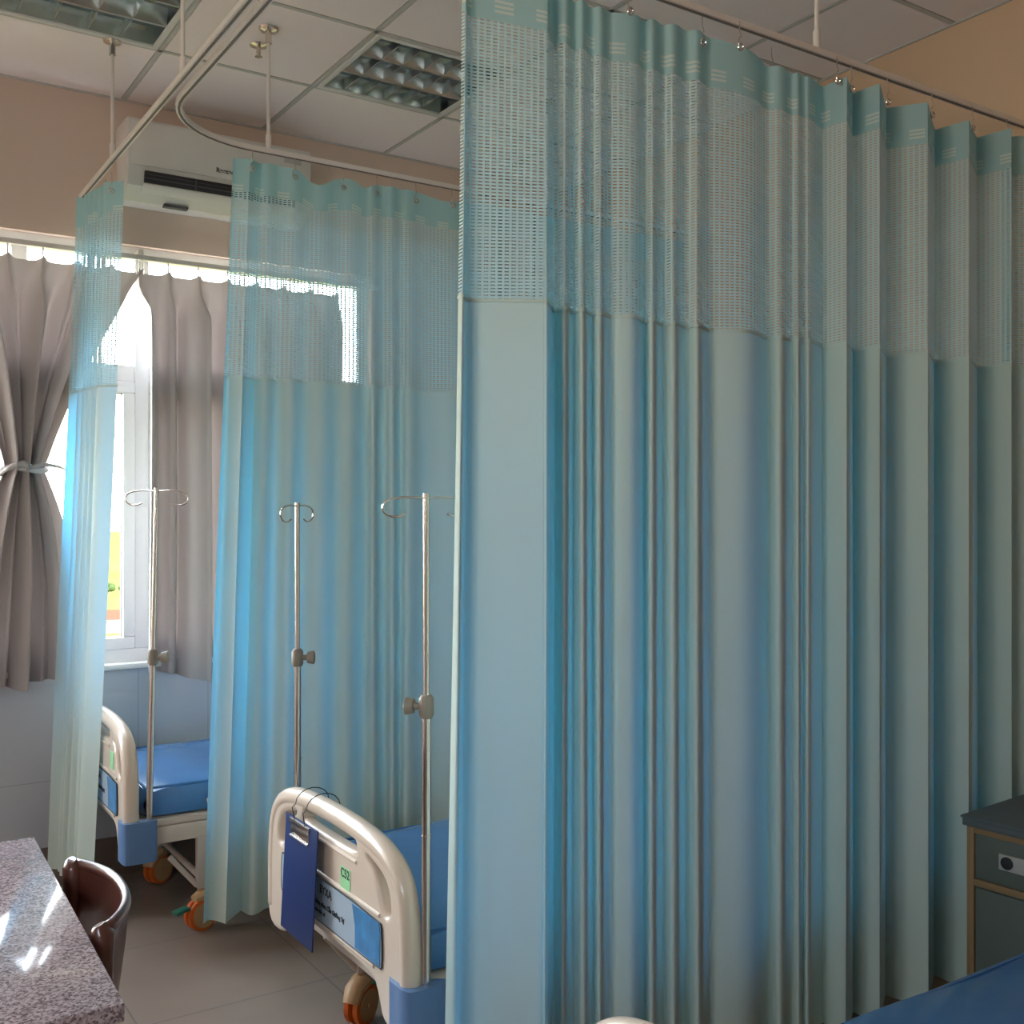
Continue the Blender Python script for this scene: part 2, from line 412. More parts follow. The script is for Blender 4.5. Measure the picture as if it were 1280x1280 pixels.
# ------------------------------------------------------------------ privacy curtain
def curtain(label, group, ctrl, axis='x', z0=.09, ztop=2.79, drift=None, nrow=26, off=None, top_flat=2.4, sag=None, hooks=(), seed=1, flare=1.0, header_h=.12, along=None):
    """ctrl: plan points (x, y) of the folded cloth at the heading"""
    rnd = random.Random(seed)
    root = tag(empty('privacy_curtain', (0, 0, 0)), label, 'curtain', group)
    n = len(ctrl); drift = drift or (lambda t, h: (0, 0)); sag = sag or (lambda x: 0)
    cx = [p[0] for p in ctrl]; cy = [p[1] for p in ctrl]
    ph = [rnd.uniform(0, 6.28) for _ in range(n)]; am = [rnd.uniform(.5, 1.3) for _ in range(n)]; sh = [rnd.uniform(-1, 1) for _ in range(n)]
    mx, my = sum(cx) / n, sum(cy) / n
    TS = lambda x: .42 if x < top_flat else .85
    def row(z):
        h = (ztop - z) / (ztop - .09)            # 0 top, 1 hem
        pts = []
        if off is not None:      # folds are pressed flat in the heading and open out below it
            g = sstep(.02, .40, h); C = []
            for px, py in ctrl:
                o = py - off; ts = TS(px); o2 = o * (ts + (1 - ts) * g)
                C.append((px * (off + o2) / (off + o), off + o2))
        else: C = ctrl
        cx = [p[0] for p in C]; cy = [p[1] for p in C]
        for i in range(n):
            t = i / (n - 1); lx, ly = cx[i], cy[i]
            # local mean of the fold, to swell the amplitude towards the hem
            ease = 0 if i in (0, n - 1) else 1
            a = max(0, i - 1); b = min(n - 1, i + 1)
            ax_, ay_ = (cx[a] + cx[b] + 2 * lx) / 4, (cy[a] + cy[b] + 2 * ly) / 4
            k = 1 + (flare * am[i] - .55) * h * .9 * ease
            x, y = ax_ + (lx - ax_) * k, ay_ + (ly - ay_) * k
            w = .009 * h * math.sin(3.1 * h + ph[i]) * am[i]
            dx, dy = drift(t, h)
            x += dx + (w + .010 * h * sh[i]); y += dy + w * .6
            pts.append((x, y))
        return smooth_poly(pts, 3)
    base = row(ztop); U = [0]
    for a, b in zip(base, base[1:]): U.append(U[-1] + math.hypot(b[0] - a[0], b[1] - a[1]))
    def panel(name, za, zb, rows, m, top=False, lift=0.):
        bm = bmesh.new(); uvl = bm.loops.layers.uv.new('UVMap'); grid = []
        for r in range(rows + 1):
            z = za + (zb - za) * r / rows; P = row(z)
            line = []
            for (x, y) in P:
                zz = z - (sag(x) * (z - (ztop - .25)) / .25 if z > ztop - .25 else 0) * 1.
                line.append(bm.verts.new((x, y, zz)))
            grid.append((z, line))
        for (z1, A), (z2, B) in zip(grid, grid[1:]):
            for i in range(len(A) - 1):
                f = bm.faces.new((A[i], A[i + 1], B[i + 1], B[i]))
                for l, (u, v) in zip(f.loops, ((U[i], z1), (U[i + 1], z1), (U[i + 1], z2), (U[i], z2))): l[uvl].uv = (u, v)
        return build(name, bm, m, root, smooth=180)
    hz = ztop - header_h
    panel('heading_band', ztop, hz, 3, 'head', True)
    panel('net_panel', hz, 2.01, 10, 'mesh')
    panel('cloth_panel', 2.01, z0, nrow, 'cloth')
    # bottom hem and the seam under the net as raised strips
    def strip(name, z, hh):
        bm = bmesh.new(); P = row(z); prev = None
        for i, (x, y) in enumerate(P):
            a = P[max(i - 1, 0)]; b = P[min(i + 1, len(P) - 1)]; tx, ty = b[0] - a[0], b[1] - a[1]; L = math.hypot(tx, ty) or 1
            nx, ny = -ty / L * .0018, tx / L * .0018
            q = [bm.verts.new((x + nx, y + ny, z - hh)), bm.verts.new((x + nx, y + ny, z + hh)), bm.verts.new((x - nx, y - ny, z + hh)), bm.verts.new((x - nx, y - ny, z - hh))]
            if prev:
                for k in range(4): bm.faces.new((prev[k], prev[(k + 1) % 4], q[(k + 1) % 4], q[k]))
            prev = q
        return build(name, bm, 'cloth', root, smooth=60)
    strip('seam', 2.01, .004)
    for (x, y) in hooks:
        bm = bmesh.new(); nx = -.006
        pts = [(x, y, 2.822), (x, y, 2.80)] + [(x - .010 * math.sin(a), y - .006, 2.775 - .0 - .016 * math.cos(a) * -1 - .012) for a in [PI * k / 6 for k in range(0, 7)]]
        tube(bm, pts, .0016, 6)
        hk = build('curtain_hook', bm, 'chrome', root)
        bm = bmesh.new()
        tube(bm, [(x + .009 * math.cos(2 * PI * k / 14), y - .004 , 2.752 + .009 * math.sin(2 * PI * k / 14)) for k in range(14)], .0026, 6, closed=True)
        build('grommet', bm, 'chrome', root)
    return root

# big near curtain, across the right half: plan of the folds (x, offset from the track), bunched and stretched by hand
YN = 2.03
near = [(1.213, .015), (1.204, -.02), (1.236, .03), (1.250, .035), (1.315, -.015), (1.378, -.07), (1.384, -.072), (1.485, .05), (1.455, -.05), (1.543, .04), (1.501, -.05),
        (1.594, .04), (1.562, -.04), (1.636, .02), (1.640, -.01), (1.681, -.04), (1.773, .05), (1.727, -.04), (1.838, .05), (1.795, -.04), (1.914, .045),
        (1.877, -.04), (1.975, .03), (1.985, .0), (2.07, -.05), (2.229, .06), (2.181, -.04), (2.3, .03), (2.259, -.03), (2.338, .02), (2.319, -.02),
        (2.451, .05), (2.443, .0), (2.437, -.05), (2.586, .05), (2.575, -.055), (2.756, .06), (2.786, -.065), (3.007, .065), (2.994, -.065), (3.233, .065), (3.223, -.065), (3.30, .03), (3.33, -.035), (3.355, -.05)]
def sharpen(c, off):   # keep fold edges crisp: double each extreme
    out = []
    for x, y in c:
        out.append((x, y + off))
        if abs(y) > .035 and (x > 2.4 or x < 1.45): out.append((x + .002, y + off))
    return out
curtain('tall sea blue privacy curtain with net top, nearest one, filling the right half', 'privacy curtains',
        sharpen(near, YN), z0=.04, ztop=2.778, header_h=.13, off=YN, seed=3, flare=.62, drift=lambda t, h: (-.035 * h * max(0, 1 - 6 * t), 0),
        sag=lambda x: .012 * (1 + math.sin(x * 9)),
        hooks=[(1.66, YN - .03), (1.93, YN - .0), (2.03, YN - .035), (2.22, YN + .03), (2.42, YN - .03), (2.50, YN - .015), (2.67, YN - .01), (2.87, YN - .02), (3.08, YN - .02), (3.27, YN - .02)])
YM = 3.68
midc = [(1.237, 0), (1.262, .03), (1.284, -.04), (1.354, .04), (1.359, -.03), (1.43, .03), (1.458, -.04), (1.533, .03), (1.571, -.03), (1.655, .03), (1.684, -.03),
        (1.777, .04), (1.765, -.04), (1.845, .04), (1.851, -.03), (1.922, .04), (1.924, -.03), (2.018, .02), (2.15, -.05), (2.24, .05), (2.33, -.04), (2.40, .04),
        (2.50, -.045), (2.57, .045), (2.68, -.045), (2.73, .045), (2.85, -.045), (2.90, .04), (3.0, -.04), (3.06, .045), (3.17, -.04), (3.22, .04), (3.345, -.02)]
curtain('sea blue privacy curtain with net top hanging between the two middle beds', 'privacy curtains',
        sharpen(midc, YM), z0=.09, off=YM, top_flat=5, seed=5, flare=1.0, drift=lambda t, h: (-.11 * h * max(0, 1 - 3.2 * t), 0),
        sag=lambda x: .045 * math.exp(-((x - 1.56) / .06) ** 2) + .02 * math.exp(-((x - 1.75) / .04) ** 2) + .02 * math.exp(-((x - 2.1) / .08) ** 2),
        hooks=[(1.30, YM - .02), (1.46, YM - .02), (1.66, YM), (1.80, YM), (1.97, YM), (2.12, YM - .03)])
leftc = [(.978, 4.17), (.905, 4.245), (.955, 4.265), (.900, 4.295), (.945, 4.315), (.890, 4.345), (.935, 4.365), (.884, 4.395), (.93, 4.415), (.878, 4.445), (.92, 4.465), (.872, 4.50)]
curtain('narrow bunched sea blue privacy curtain hanging beside the window, left of the others', 'privacy curtains',
        leftc, z0=.12, seed=8, flare=.7, drift=lambda t, h: (-.10 * h ** 1.15, .0), sag=lambda x: .0, hooks=[(.94, 4.2), (.94, 4.3), (.94, 4.4)])

# ------------------------------------------------------------------ ceiling-hung tracks
TZ = 2.835
def track(label, pts, rods):
    t = tag(empty('curtain_track', (0, 0, 0)), label, 'curtain track')
    bm = bmesh.new(); sweep(bm, pts, .020, .016); r = build('rail', bm, 'rail', t, smooth=40, bevel=.002)
    bm = bmesh.new(); sweep(bm, [(x, y, z - .0095) for x, y, z in pts], .007, .003); build('rail_slot', bm, 'railshadow', t)
    for (x, y) in rods:
        bm = bmesh.new(); tube(bm, [(x, y, TZ + .008), (x, y, CEIL)], .0065, 12); rd = build('hanger_rod', bm, 'rail', t)
        bm = bmesh.new(); lathe(bm, [(.010, 0), (.010, .05), (.008, .052)], (x, y, TZ + .008)); build('rod_socket', bm, 'rail', rd)
        bm = bmesh.new(); lathe(bm, [(.012, -.055), (.012, -.012), (.032, -.008), (.036, 0)], (x, y, CEIL - .001), 28); build('ceiling_flange', bm, 'chrome', rd)
    return t
track('straight white curtain track on ceiling rods, running to the window wall', [(.918, BY + .02, TZ), (.918, 1, TZ), (.918, 3, TZ), (.918, WY - .02, TZ)], [(.918, 4.09), (.918, 3.19), (.918, 1.2), (.918, -.6)])
arc1 = [(1.31 - .35 * math.cos(a), 3.33 + .35 * math.sin(a), TZ) for a in [PI / 2 * k / 12 for k in range(13)]]
arc2 = [(1.31 - .35 * math.cos(a), 2.38 - .35 * math.sin(a), TZ) for a in [PI / 2 * k / 12 for k in range(13)]]
track('white curtain track with rounded corners around the middle bed bay', [(WX - .005, YM, TZ)] + arc1[::-1] + arc2 + [(WX - .005, YN, TZ)],
      [(1.367, YM), (2.37, YN), (2.6, YM)])

# ------------------------------------------------------------------ sprinkler
t = tag(empty('sprinkler_head', (1.385, 3.83, CEIL)), 'small chrome sprinkler head on the ceiling beside a track rod', 'sprinkler')
bm = bmesh.new(); lathe(bm, [(.030, 0), (.034, -.004), (.012, -.010)], (0, 0, 0)); build('escutcheon', bm, 'chrome', t)
bm = bmesh.new(); lathe(bm, [(.009, -.008), (.009, -.03), (.006, -.04), (.014, -.043), (.014, -.046)], (0, 0, 0)); build('nozzle', bm, 'chrome', t)

# ------------------------------------------------------------------ recessed louvre luminaires
def luminaire(label, x0, x1, y0, y1, ntro, nbl):
    t = tag(empty('ceiling_light', ((x0 + x1) / 2, (y0 + y1) / 2, CEIL)), label, 'ceiling light', 'recessed louvre lights')
    a, b = (x1 - x0) / 2 - .012, (y1 - y0) / 2 - .012
    bm = bmesh.new(); H = .10
    box(bm, -a, a, -b, b, H - .004, H)
    for s in (-1, 1): box(bm, s * a - .003, s * a + .003, -b, b, 0, H); box(bm, -a, a, s * b - .003, s * b + .003, 0, H)
    build('housing', bm, 'alu', t)
    bm = bmesh.new(); w = .022
    for s in (-1, 1): box(bm, s * (a - w / 2) - w / 2, s * (a - w / 2) + w / 2, -b, b, -.006, .003); box(bm, -a + w, a - w, s * (b - w / 2) - w / 2, s * (b - w / 2) + w / 2, -.006, .003)
    build('frame', bm, 'fixwhite', t, bevel=.002)
    ai, bi = a - w, b - w; P = 2 * bi / ntro
    for k in range(ntro + 1):       # wedge shaped ridges between the troughs
        y = -bi + k * P; bm = bmesh.new(); hw = .016 if 0 < k < ntro else .008
        v = []
        for x in (-ai, ai): v += [bm.verts.new((x, y - hw * .4, .0)), bm.verts.new((x, y + hw * .4, .0)), bm.verts.new((x, y + hw * 1.6, .06)), bm.verts.new((x, y - hw * 1.6, .06))]
        for f in ((0, 1, 5, 4), (1, 2, 6, 5), (2, 3, 7, 6), (3, 0, 4, 7), (0, 3, 2, 1), (4, 5, 6, 7)): bm.faces.new([v[i] for i in f])
        build('reflector', bm, 'alu', t)
    for k in range(ntro):
        y = -bi + (k + .5) * P
        bm = bmesh.new(); tube(bm, [(-ai + .02, y, .068), (ai - .02, y, .068)], .013, 16); tb = build('lamp_tube', bm, 'tube', t)
        for s in (-1, 1):
            bm = bmesh.new(); tube(bm, [(s * (ai - .045), y, .068), (s * (ai - .018), y, .068)], .0145, 16); build('lamp_cap', bm, 'cap', tb)
        for j in range(1, nbl + 1):     # curved cross blades, dipping to a point in mid trough
            x = -ai + 2 * ai * j / (nbl + 1); bm = bmesh.new(); A = []; N = 8
            for i in range(N + 1):
                f = i / N; yy = y - P / 2 + .010 + (P - .02) * f; dip = .004 + .028 * (abs(f - .5) * 2) ** 1.6 * 0
                zt = .046; zb = .002
                th = .0025 + .008 * (1 - abs(f - .5) * 2)
                A.append([bm.verts.new((x - th * .3, yy, zb)), bm.verts.new((x + th * .3, yy, zb)), bm.verts.new((x + th, yy, zt - .02 * (1 - abs(f - .5) * 2))), bm.verts.new((x - th, yy, zt - .02 * (1 - abs(f - .5) * 2)))])
            for p, q in zip(A, A[1:]):
                for m_ in range(4): bm.faces.new((p[m_], p[(m_ + 1) % 4], q[(m_ + 1) % 4], q[m_]))
            bm.faces.new(A[0][::-1]); bm.faces.new(A[-1])
            build('cross_blade', bm, 'alu', t)
    return t
luminaire('long recessed ceiling light with mirrored louvre, at top left corner', *open_cells[0], 3, 9)
luminaire('square recessed ceiling light with mirrored louvre, left of the big curtain', *open_cells[1], 3, 5)

# ------------------------------------------------------------------ air conditioner
t = tag(empty('air_conditioner', (1.46, WY, 2.83)), 'white wall-mounted air conditioner above the window', 'air conditioner')
prof = [(0, .0), (-.10, -.0), (-.175, .045), (-.192, .11), (-.195, .30), (-.185, .318), (0, .322)]
bm = bmesh.new(); A = []
for x in (-.40, -.395, .395, .40):
    k = 1 if abs(x) < .4 else .97
    A.append([bm.verts.new((x, y * k, .16 + (z - .16) * k)) for y, z in prof])
n_ = len(prof)
for p, q in zip(A, A[1:]):
    for i in range(n_): bm.faces.new((p[i], p[(i + 1) % n_], q[(i + 1) % n_], q[i]))
bm.faces.new(A[0][::-1]); bm.faces.new(A[-1])
build('casing', bm, 'acwhite', t, smooth=30)
bm = bmesh.new(); box(bm, -.385, .385, -.200, -.193, .125, .305); build('front_panel', bm, 'acwhite', t, bevel=.003)
bm = bmesh.new()
R = Matrix.Translation((0, -.183, .083)) @ Matrix.Rotation(math.radians(14), 4, 'X')
box(bm, -.33, .33, -.012, .012, -.024, .026, R); sl = build('air_outlet', bm, 'black', t, bevel=.004)
bm = bmesh.new(); box(bm, -.33, .33, -.020, -.014, -.006, -.001, R); box(bm, -.33, .33, -.020, -.012, .011, .013, R)
for x in (-.12, .12): box(bm, x - .003, x + .003, -.018, -.012, -.024, .024, R)
build('louvre', bm, 'dgrey', sl)
bm = bmesh.new(); box(bm, -.335, .335, -.05, .0, -.004, .004, Matrix.Translation((0, -.150, .028)) @ Matrix.Rotation(math.radians(-32), 4, 'X')); build('air_flap', bm, 'acwhite', t, bevel=.002)
text('brand_lettering', 'Reetech', .028, 'dgrey', t, FACE_MY(-.035, -.2008, .150), .0004, .0008)
bm = bmesh.new(); box(bm, .27, .35, -.202, -.199, .245, .285); build('display', bm, 'plate', t)
bm = bmesh.new(); box(bm, -.23, -.13, -.12, -.09, -.008, .004); build('drain_cover', bm, 'dgrey', t)

# ------------------------------------------------------------------ grey window drapes and their rod
def drape(label, cx, wfun, z0, z1, npl, ybase, seed, tie=None, hemf=lambda u: 0, ampf=lambda z: 1.):
    rnd = random.Random(seed)
    root = tag(empty('window_drape', (0, 0, 0)), label, 'curtain', 'grey drapes at the window')
    NU, NV = npl * 16, 44; jit = [rnd.uniform(-.25, .25) for _ in range(npl + 1)]
    bm = bmesh.new(); G = []
    for r in range(NV + 1):
        z = lerp(z1, z0, r / NV); hd = sstep(z1 - .05, z1 - .22, z); half, c = wfun(z); line = []
        for i in range(NU + 1):
            u = i / NU; ph = u * npl; k = ph - math.floor(ph); d = min(k, 1 - k)      # pleat centres at integers
            pinch = math.exp(-(d / .10) ** 2) * (.6 + .4 * math.cos(d * 2 * PI * 16))
            full = 1.15 * (1 - abs(math.cos(PI * (ph + .5))) ** .8) + .55 * hd * math.cos(PI * ph + .5 + .9 * math.sin(ph * .9 + seed)) + .15 * math.cos(4 * PI * ph + seed)
            y = ybase - (1 - hd) * .042 * pinch - hd * (.082 * full) * ampf(z) + .012 * hd * math.sin(u * 9 + z * 3 + seed)
            top = -.012 * (1 - math.exp(-(d / .15) ** 2)) * (1 - r / NV) if r == 0 else 0
            x = c + (u * 2 - 1) * half + .012 * hd * math.sin(ph * 2 * PI + .8)
            line.append(bm.verts.new((x, y, z + top + (hemf(u) if r == NV else hemf(u) * sstep(z1, z0, z)))))
        G.append(line)
    for A, B in zip(G, G[1:]):
        for i in range(NU): bm.faces.new((A[i], A[i + 1], B[i + 1], B[i]))
    build('drape_cloth', bm, 'gcloth', root, smooth=180)
    for k in range(npl + 1):
        x = wfun(z1)[1] + (2 * k / npl - 1) * wfun(z1)[0]
        bm = bmesh.new(); tube(bm, [(x, ybase - .012, z1 - .02), (x, ybase - .012, z1 + .02), (x, ybase - .008, z1 + .045)], .004, 6); build('drape_hook', bm, 'rail', root)
    if tie:
        tz, tw, c = tie
        bm = bmesh.new(); pts = []
        for k in range(28):
            a = 2 * PI * k / 28
            pts.append((c + math.cos(a) * (tw + .012), ybase - .03 + math.sin(a) * .055, tz + .012 * math.sin(a * 2) + .01 * math.cos(a)))
        tube(bm, pts, .013, 8, closed=True, sx=.5)
        tube(bm, [(c + .02, ybase - .085, tz + .005), (c - .01, ybase - .098, tz + .02), (c - .05, ybase - .085, tz + .008), (c - .09, ybase - .06, tz - .02)], [.012, .014, .012, .004], 8, sx=.5)
        tube(bm, [(c, ybase - .09, tz), (c + .07, ybase - .085, tz + .02), (c + .13, ybase - .05, tz + .012), (c + .16, ybase - .03, tz)], [.008, .008, .007, .005], 8)
        build('tieback', bm, 'gcloth', root, smooth=180)
    return root
KN = 1.70
def w_tied(z):
    c = .70
    if z > KN:
        t = (z - KN) / (2.555 - KN); return (.070 + (.5 - .070) * (.62 * t + .38 * t ** 2.2) * .90, c - .015 * (1 - t))
    t = min(1, (KN - z) / (KN - .84)); return (.070 + .165 * (1 - (1 - t) ** 2.4) , c - .02 - .035 * t)
drape('grey drape tied at the middle into an hourglass, behind the granite table', .70, w_tied, .84, 2.555, 7, WY - .045, 2, tie=(KN, .075, .69),
      hemf=lambda u: .035 * (u - .5) - .012 * math.sin(u * 14), ampf=lambda z: lerp(1.15, .75, math.exp(-((z - KN) / .25) ** 2)))
def w_plain(z):
    t = (2.555 - z) / (2.555 - .83)
    return (.455 - .01 * t, 1.588 - .012 * t)
drape('straight hanging grey pleated drape between narrow and middle blue curtains', 1.6, w_plain, .83, 2.555, 7, WY - .045, 5, hemf=lambda u: .02 * math.sin(u * 11 + 1), ampf=lambda z: 1.5)
t = tag(empty('drape_rail', (0, 0, 0)), 'white drape rail along the top of the window', 'curtain rail')
bm = bmesh.new(); box(bm, -1.25, 2.27, WY - .062, WY - .036, 2.597, 2.618); build('rail', bm, 'rail', t, bevel=.003)
for x in (-1.15, -.2, 1.15, 2.2):
    bm = bmesh.new(); box(bm, x - .01, x + .01, WY - .06, WY + .03, 2.618, 2.64); build('bracket', bm, 'rail', t)

# ------------------------------------------------------------------ hospital bed
def ring(cx, cy, rx, ry, n=16, p=2.): return [(cx + rx * math.copysign(abs(math.cos(a)) ** (2 / p), math.cos(a)), cy + ry * math.copysign(abs(math.sin(a)) ** (2 / p), math.sin(a))) for a in [2 * PI * k / n for k in range(n)]]
def endboard(name, parent, x, sign=True, reach=0.):
    """board in the plane x=const, local y sideways (u = -y when read from -X)"""
    half = [(-.36, .235), (-.50, .235), (-.502, .36), (-.498, .46), (-.488, .56), (-.468, .612), (-.43, .652), (-.34, .685), (-.18, .703), (0, .708)]
    outer = half + [(-a, b + reach * 0) for a, b in half[-2::-1]] + [(.33, .30), (.30, .338), (.10, .342), (-.10, .342), (-.30, .338), (-.33, .30)]
    outer = smooth_poly(outer, 2, True)
    slot_top = smooth_poly([(-.19, .625), (.19, .625), (.195, .645), (.17, .667), (0, .674), (-.17, .667), (-.195, .645)], 2, True)
    def slot_side(s): return smooth_poly([(s * .255, .640), (s * .36, .612), (s * .395, .58), (s * .405, .53), (s * .385, .512), (s * .355, .53), (s * .315, .60), (s * .262, .63)], 2, True)
    Mx = FACE_MX(x, 0, 0)
    fb = plate(name, [outer, slot_top, slot_side(1), slot_side(-1)], .045, .016, 'beige', parent, Mx)
    # tubular grab edge running round the top
    bm = bmesh.new(); g = [(-.478, .30), (-.478, .46), (-.466, .555), (-.440, .61), (-.39, .648), (-.30, .673), (-.15, .684), (0, .687)]
    g = g + [(-a, b) for a, b in g[-2::-1]]; g = smooth_poly(g, 2)
    tube(bm, [(x, -u, v) for u, v in g], .028, 14)
    build('grab_rail', bm, 'beige', fb, smooth=180)
    # raised rims round the middle panel
    for lp, r in (([(-.20, .605), (.20, .605)], .006), ([(-.345, .508), (.345, .508)], .006), ([(-.31, .368), (.31, .368)], .006)):
        bm = bmesh.new(); tube(bm, [(x - .022, -u, v) for u, v in lp], r, 8); build('moulding', bm, 'beige', fb)
    if sign:
        sgl = smooth_poly([(-.36, .375), (.355, .375), (.365, .385), (.365, .47), (.355, .498), (-.355, .498), (-.365, .47), (-.365, .385)], 1, True)
        sg = plate('sign_plate', [sgl], .004, .001, 'sign', fb, FACE_MX(x - .0245, 0, 0))
        bm = bmesh.new()
        tube(bm, [(x - .0255, -u, v) for u, v in sgl], .0022, 6, closed=True); build('sign_border', bm, 'ink', fb)
        sb = plate('sign_picture', [[(.20, .381), (.355, .381), (.358, .47), (.35, .492), (.18, .492), (.20, .44)]], .002, .0004, 'signblue', fb, FACE_MX(x - .0275, 0, 0))
        text('sign_lettering', 'BYXA', .034, 'ink', fb, FACE_MX(x - .0275, .050, .458), .0005, .0004)
        text('sign_lettering', 'thêm viêm, Cầu Giường Tự', .0185, 'ink', fb, FACE_MX(x - .0275, .085, .421), .0005, .0004)
        text('sign_lettering', 'nhân viên y tế', .013, 'ink', fb, FACE_MX(x - .0275, .085, .399), .0005, .0002)
    return fb

def caster(parent, x, y, rot, mw='orange', mt='tan'):
    e = empty('caster', (x, y, 0), rot, parent)
    R = .058
    bm = bmesh.new()
    for s in (-1, 1):
        lathe(bm, [(R - .012, -.011), (R, -.008), (R, .008), (R - .012, .011)], (0, s * .016, R), 28, Matrix.Rotation(PI / 2, 4, 'X'))
    build('wheel', bm, mw, e)
    bm = bmesh.new()
    for s in (-1, 1): lathe(bm, [(.006, -.003), (R - .012, -.002), (R - .014, .003), (.012, .006), (.006, .006)], (0, s * .028, R), 24, Matrix.Rotation(s * PI / 2, 4, 'X').to_4x4())
    tube(bm, [(0, -.034, R), (0, .034, R)], .008, 12)
    pts = [(.055, 0, R + .02), (.035, 0, R + .055), (0, 0, R + .068), (-.03, 0, R + .06)]
    tube(bm, pts, [.018, .022, .024, .014], 10, sx=1.5)
    tube(bm, [(0, 0, R + .06), (0, 0, R + .10)], .014, 12)
    build('hood', bm, mt, e)
    bm = bmesh.new(); box(bm, -.095, -.04, -.022, .022, R + .035, R + .047, Matrix.Translation((0, 0, 0)) @ Matrix.Rotation(math.radians(-8), 4, 'Y'))
    build('brake_pedal', bm, 'green', e, bevel=.003)
    return e

def bed(sy=.94, lx=.15, ly=(-.30, .16), lift=0.):
    b = empty('hospital_bed')
    b.scale = (1, sy, 1)
    fb = endboard('footboard', b, 0.)
    hb = endboard('headboard', b, 2.02, sign=False)
    bm = bmesh.new()
    for s in (-1, 1): box(bm, .03, 1.99, s * .44 - .018, s * .44 + .018, .275, .335)
    for x in (.05, .7, 1.3, 1.95): box(bm, x - .02, x + .02, -.43, .43, .28, .33)
    build('frame', bm, 'steel', b, bevel=.004)
    bm = bmesh.new(); box(bm, .045, 1.97, -.455, .455, .337, .362); build('bed_deck', bm, 'steel', b, bevel=.005)
    # mattress, slightly pillowed
    bm = bmesh.new(); nx, ny = 40, 20; x0, x1, yh = .055, 1.965, .435
    def sup(u): return 1 - abs(u) ** 14
    top, bot = [], []
    for i in range(nx + 1):
        ut = i / nx * 2 - 1; rt = []; rb = []
        for j in range(ny + 1):
            vt = j / ny * 2 - 1; ex = (1 - .012 * abs(vt) ** 8); ey = (1 - .025 * abs(ut) ** 10)
            x = (x0 + x1) / 2 + ut * (x1 - x0) / 2 * ex; y = vt * yh * ey
            z = .490 + .006 * math.sin(x * 7) * math.cos(y * 6) - .016 * (abs(ut) ** 16 + abs(vt) ** 10)
            rt.append(bm.verts.new((x, y, z))); rb.append(bm.verts.new((x, y, .372)))
        top.append(rt); bot.append(rb)
    for i in range(nx):
        for j in range(ny):
            bm.faces.new((top[i][j], top[i + 1][j], top[i + 1][j + 1], top[i][j + 1])); bm.faces.new((bot[i][j], bot[i][j + 1], bot[i + 1][j + 1], bot[i + 1][j]))
    def side(seq_t, seq_b, nrm):
        mids = []
        for a, c in zip(seq_t, seq_b): mids.append(bm.verts.new((a.co + c.co) / 2 + Vector(nrm) * .014))
        for k in range(len(seq_t) - 1):
            bm.faces.new((seq_t[k], seq_t[k + 1], mids[k + 1], mids[k])); bm.faces.new((mids[k], mids[k + 1], seq_b[k + 1], seq_b[k]))
    side([r[0] for r in top], [r[0] for r in bot], (0, -1, 0)); side([r[-1] for r in top], [r[-1] for r in bot], (0, 1, 0))
    side(top[0], bot[0], (-1, 0, 0)); side(top[-1], bot[-1], (1, 0, 0))
    bmesh.ops.remove_doubles(bm, verts=bm.verts, dist=.0005)
    mt = build('mattress', bm, 'matt', b, smooth=50)
    bm = bmesh.new(); rim = [(x0 + .01, -yh + .01), (x1 - .01, -yh + .01), (x1 - .01, yh - .01), (x0 + .01, yh - .01)]
    rim = smooth_poly([p for a, q in zip(rim, rim[1:] + rim[:1]) for p in [a, ((a[0] * .98 + q[0] * .02), (a[1] * .98 + q[1] * .02)), ((a[0] * .02 + q[0] * .98), (a[1] * .02 + q[1] * .98))]], 1, True)
    tube(bm, [(x, y, .474) for x, y in rim], .005, 6, closed=True); build('piping', bm, 'matt', mt)
    # legs with casters, braces
    for sx, x in ((0, lx), (1, 1.84)):
        for s in (-1, 1):
            y = ly[0] if s < 0 else ly[1]; bm = bmesh.new(); box(bm, x - .018, x + .018, y - .018, y + .018, .155, .28 + lift); build('leg', bm, 'steel', b, bevel=.003)
            caster(b, x, y, .25 if s < 0 else -2.6)
            bm = bmesh.new(); d = 1 if sx == 0 else -1
            tube(bm, [(x - d * .015, y, .165), (x - d * .115, y, .285)], .010, 8); build('brace', bm, 'steel', b)
    bm = bmesh.new(); tube(bm, [(lx, ly[0], .19), (lx, ly[1], .19)], .012, 10); build('axle_bar', bm, 'steel', b)
    # corner bumpers wrapping the near corner posts
    for y0, x in ((-.5, .0), (-.5, 2.02)):
        bm = bmesh.new(); d = 1 if x < 1 else -1
        L = [(x - d * .034, -.395), (x - d * .034, -.515), (x - d * .02, -.533), (x + d * .065, -.533), (x + d * .083, -.52), (x + d * .086, -.49), (x + d * .03, -.47), (x + d * .03, -.395)]
        L = smooth_poly(L, 1, True)
        if d < 0: L = L[::-1]
        lo = [bm.verts.new((a, c, .235)) for a, c in L]; hi = [bm.verts.new((a, c, .375 + .012 * max(0, (c + .5) * -10))) for a, c in L]; n = len(L)
        for k in range(n): bm.faces.new((lo[k], lo[(k + 1) % n], hi[(k + 1) % n], hi[k]))
        bm.faces.new(lo[::-1]); bm.faces.new(hi); build('corner_bumper', bm, 'bluecap', b, smooth=50)
    # folded side rail on either side
    for s in (-1, 1):
        bm = bmesh.new(); y = s * .485
        tube(bm, [(.27, y, .405), (.30, y, .412), (1.55, y, .412), (1.58, y, .405)], [.015, .022, .022, .015], 12, sx=1.0)
        r = build('side_rail', bm, 'beige', b, smooth=180)
        for xx in (.42, .80, 1.2, 1.5):
            bm = bmesh.new(); box(bm, xx - .022, xx + .022, y - .012, y + .012, .29, .40); box(bm, xx - .016, xx + .016, min(y, s * .45), max(y, s * .45), .30, .325)
            build('rail_bracket', bm, 'steel', r, bevel=.004)
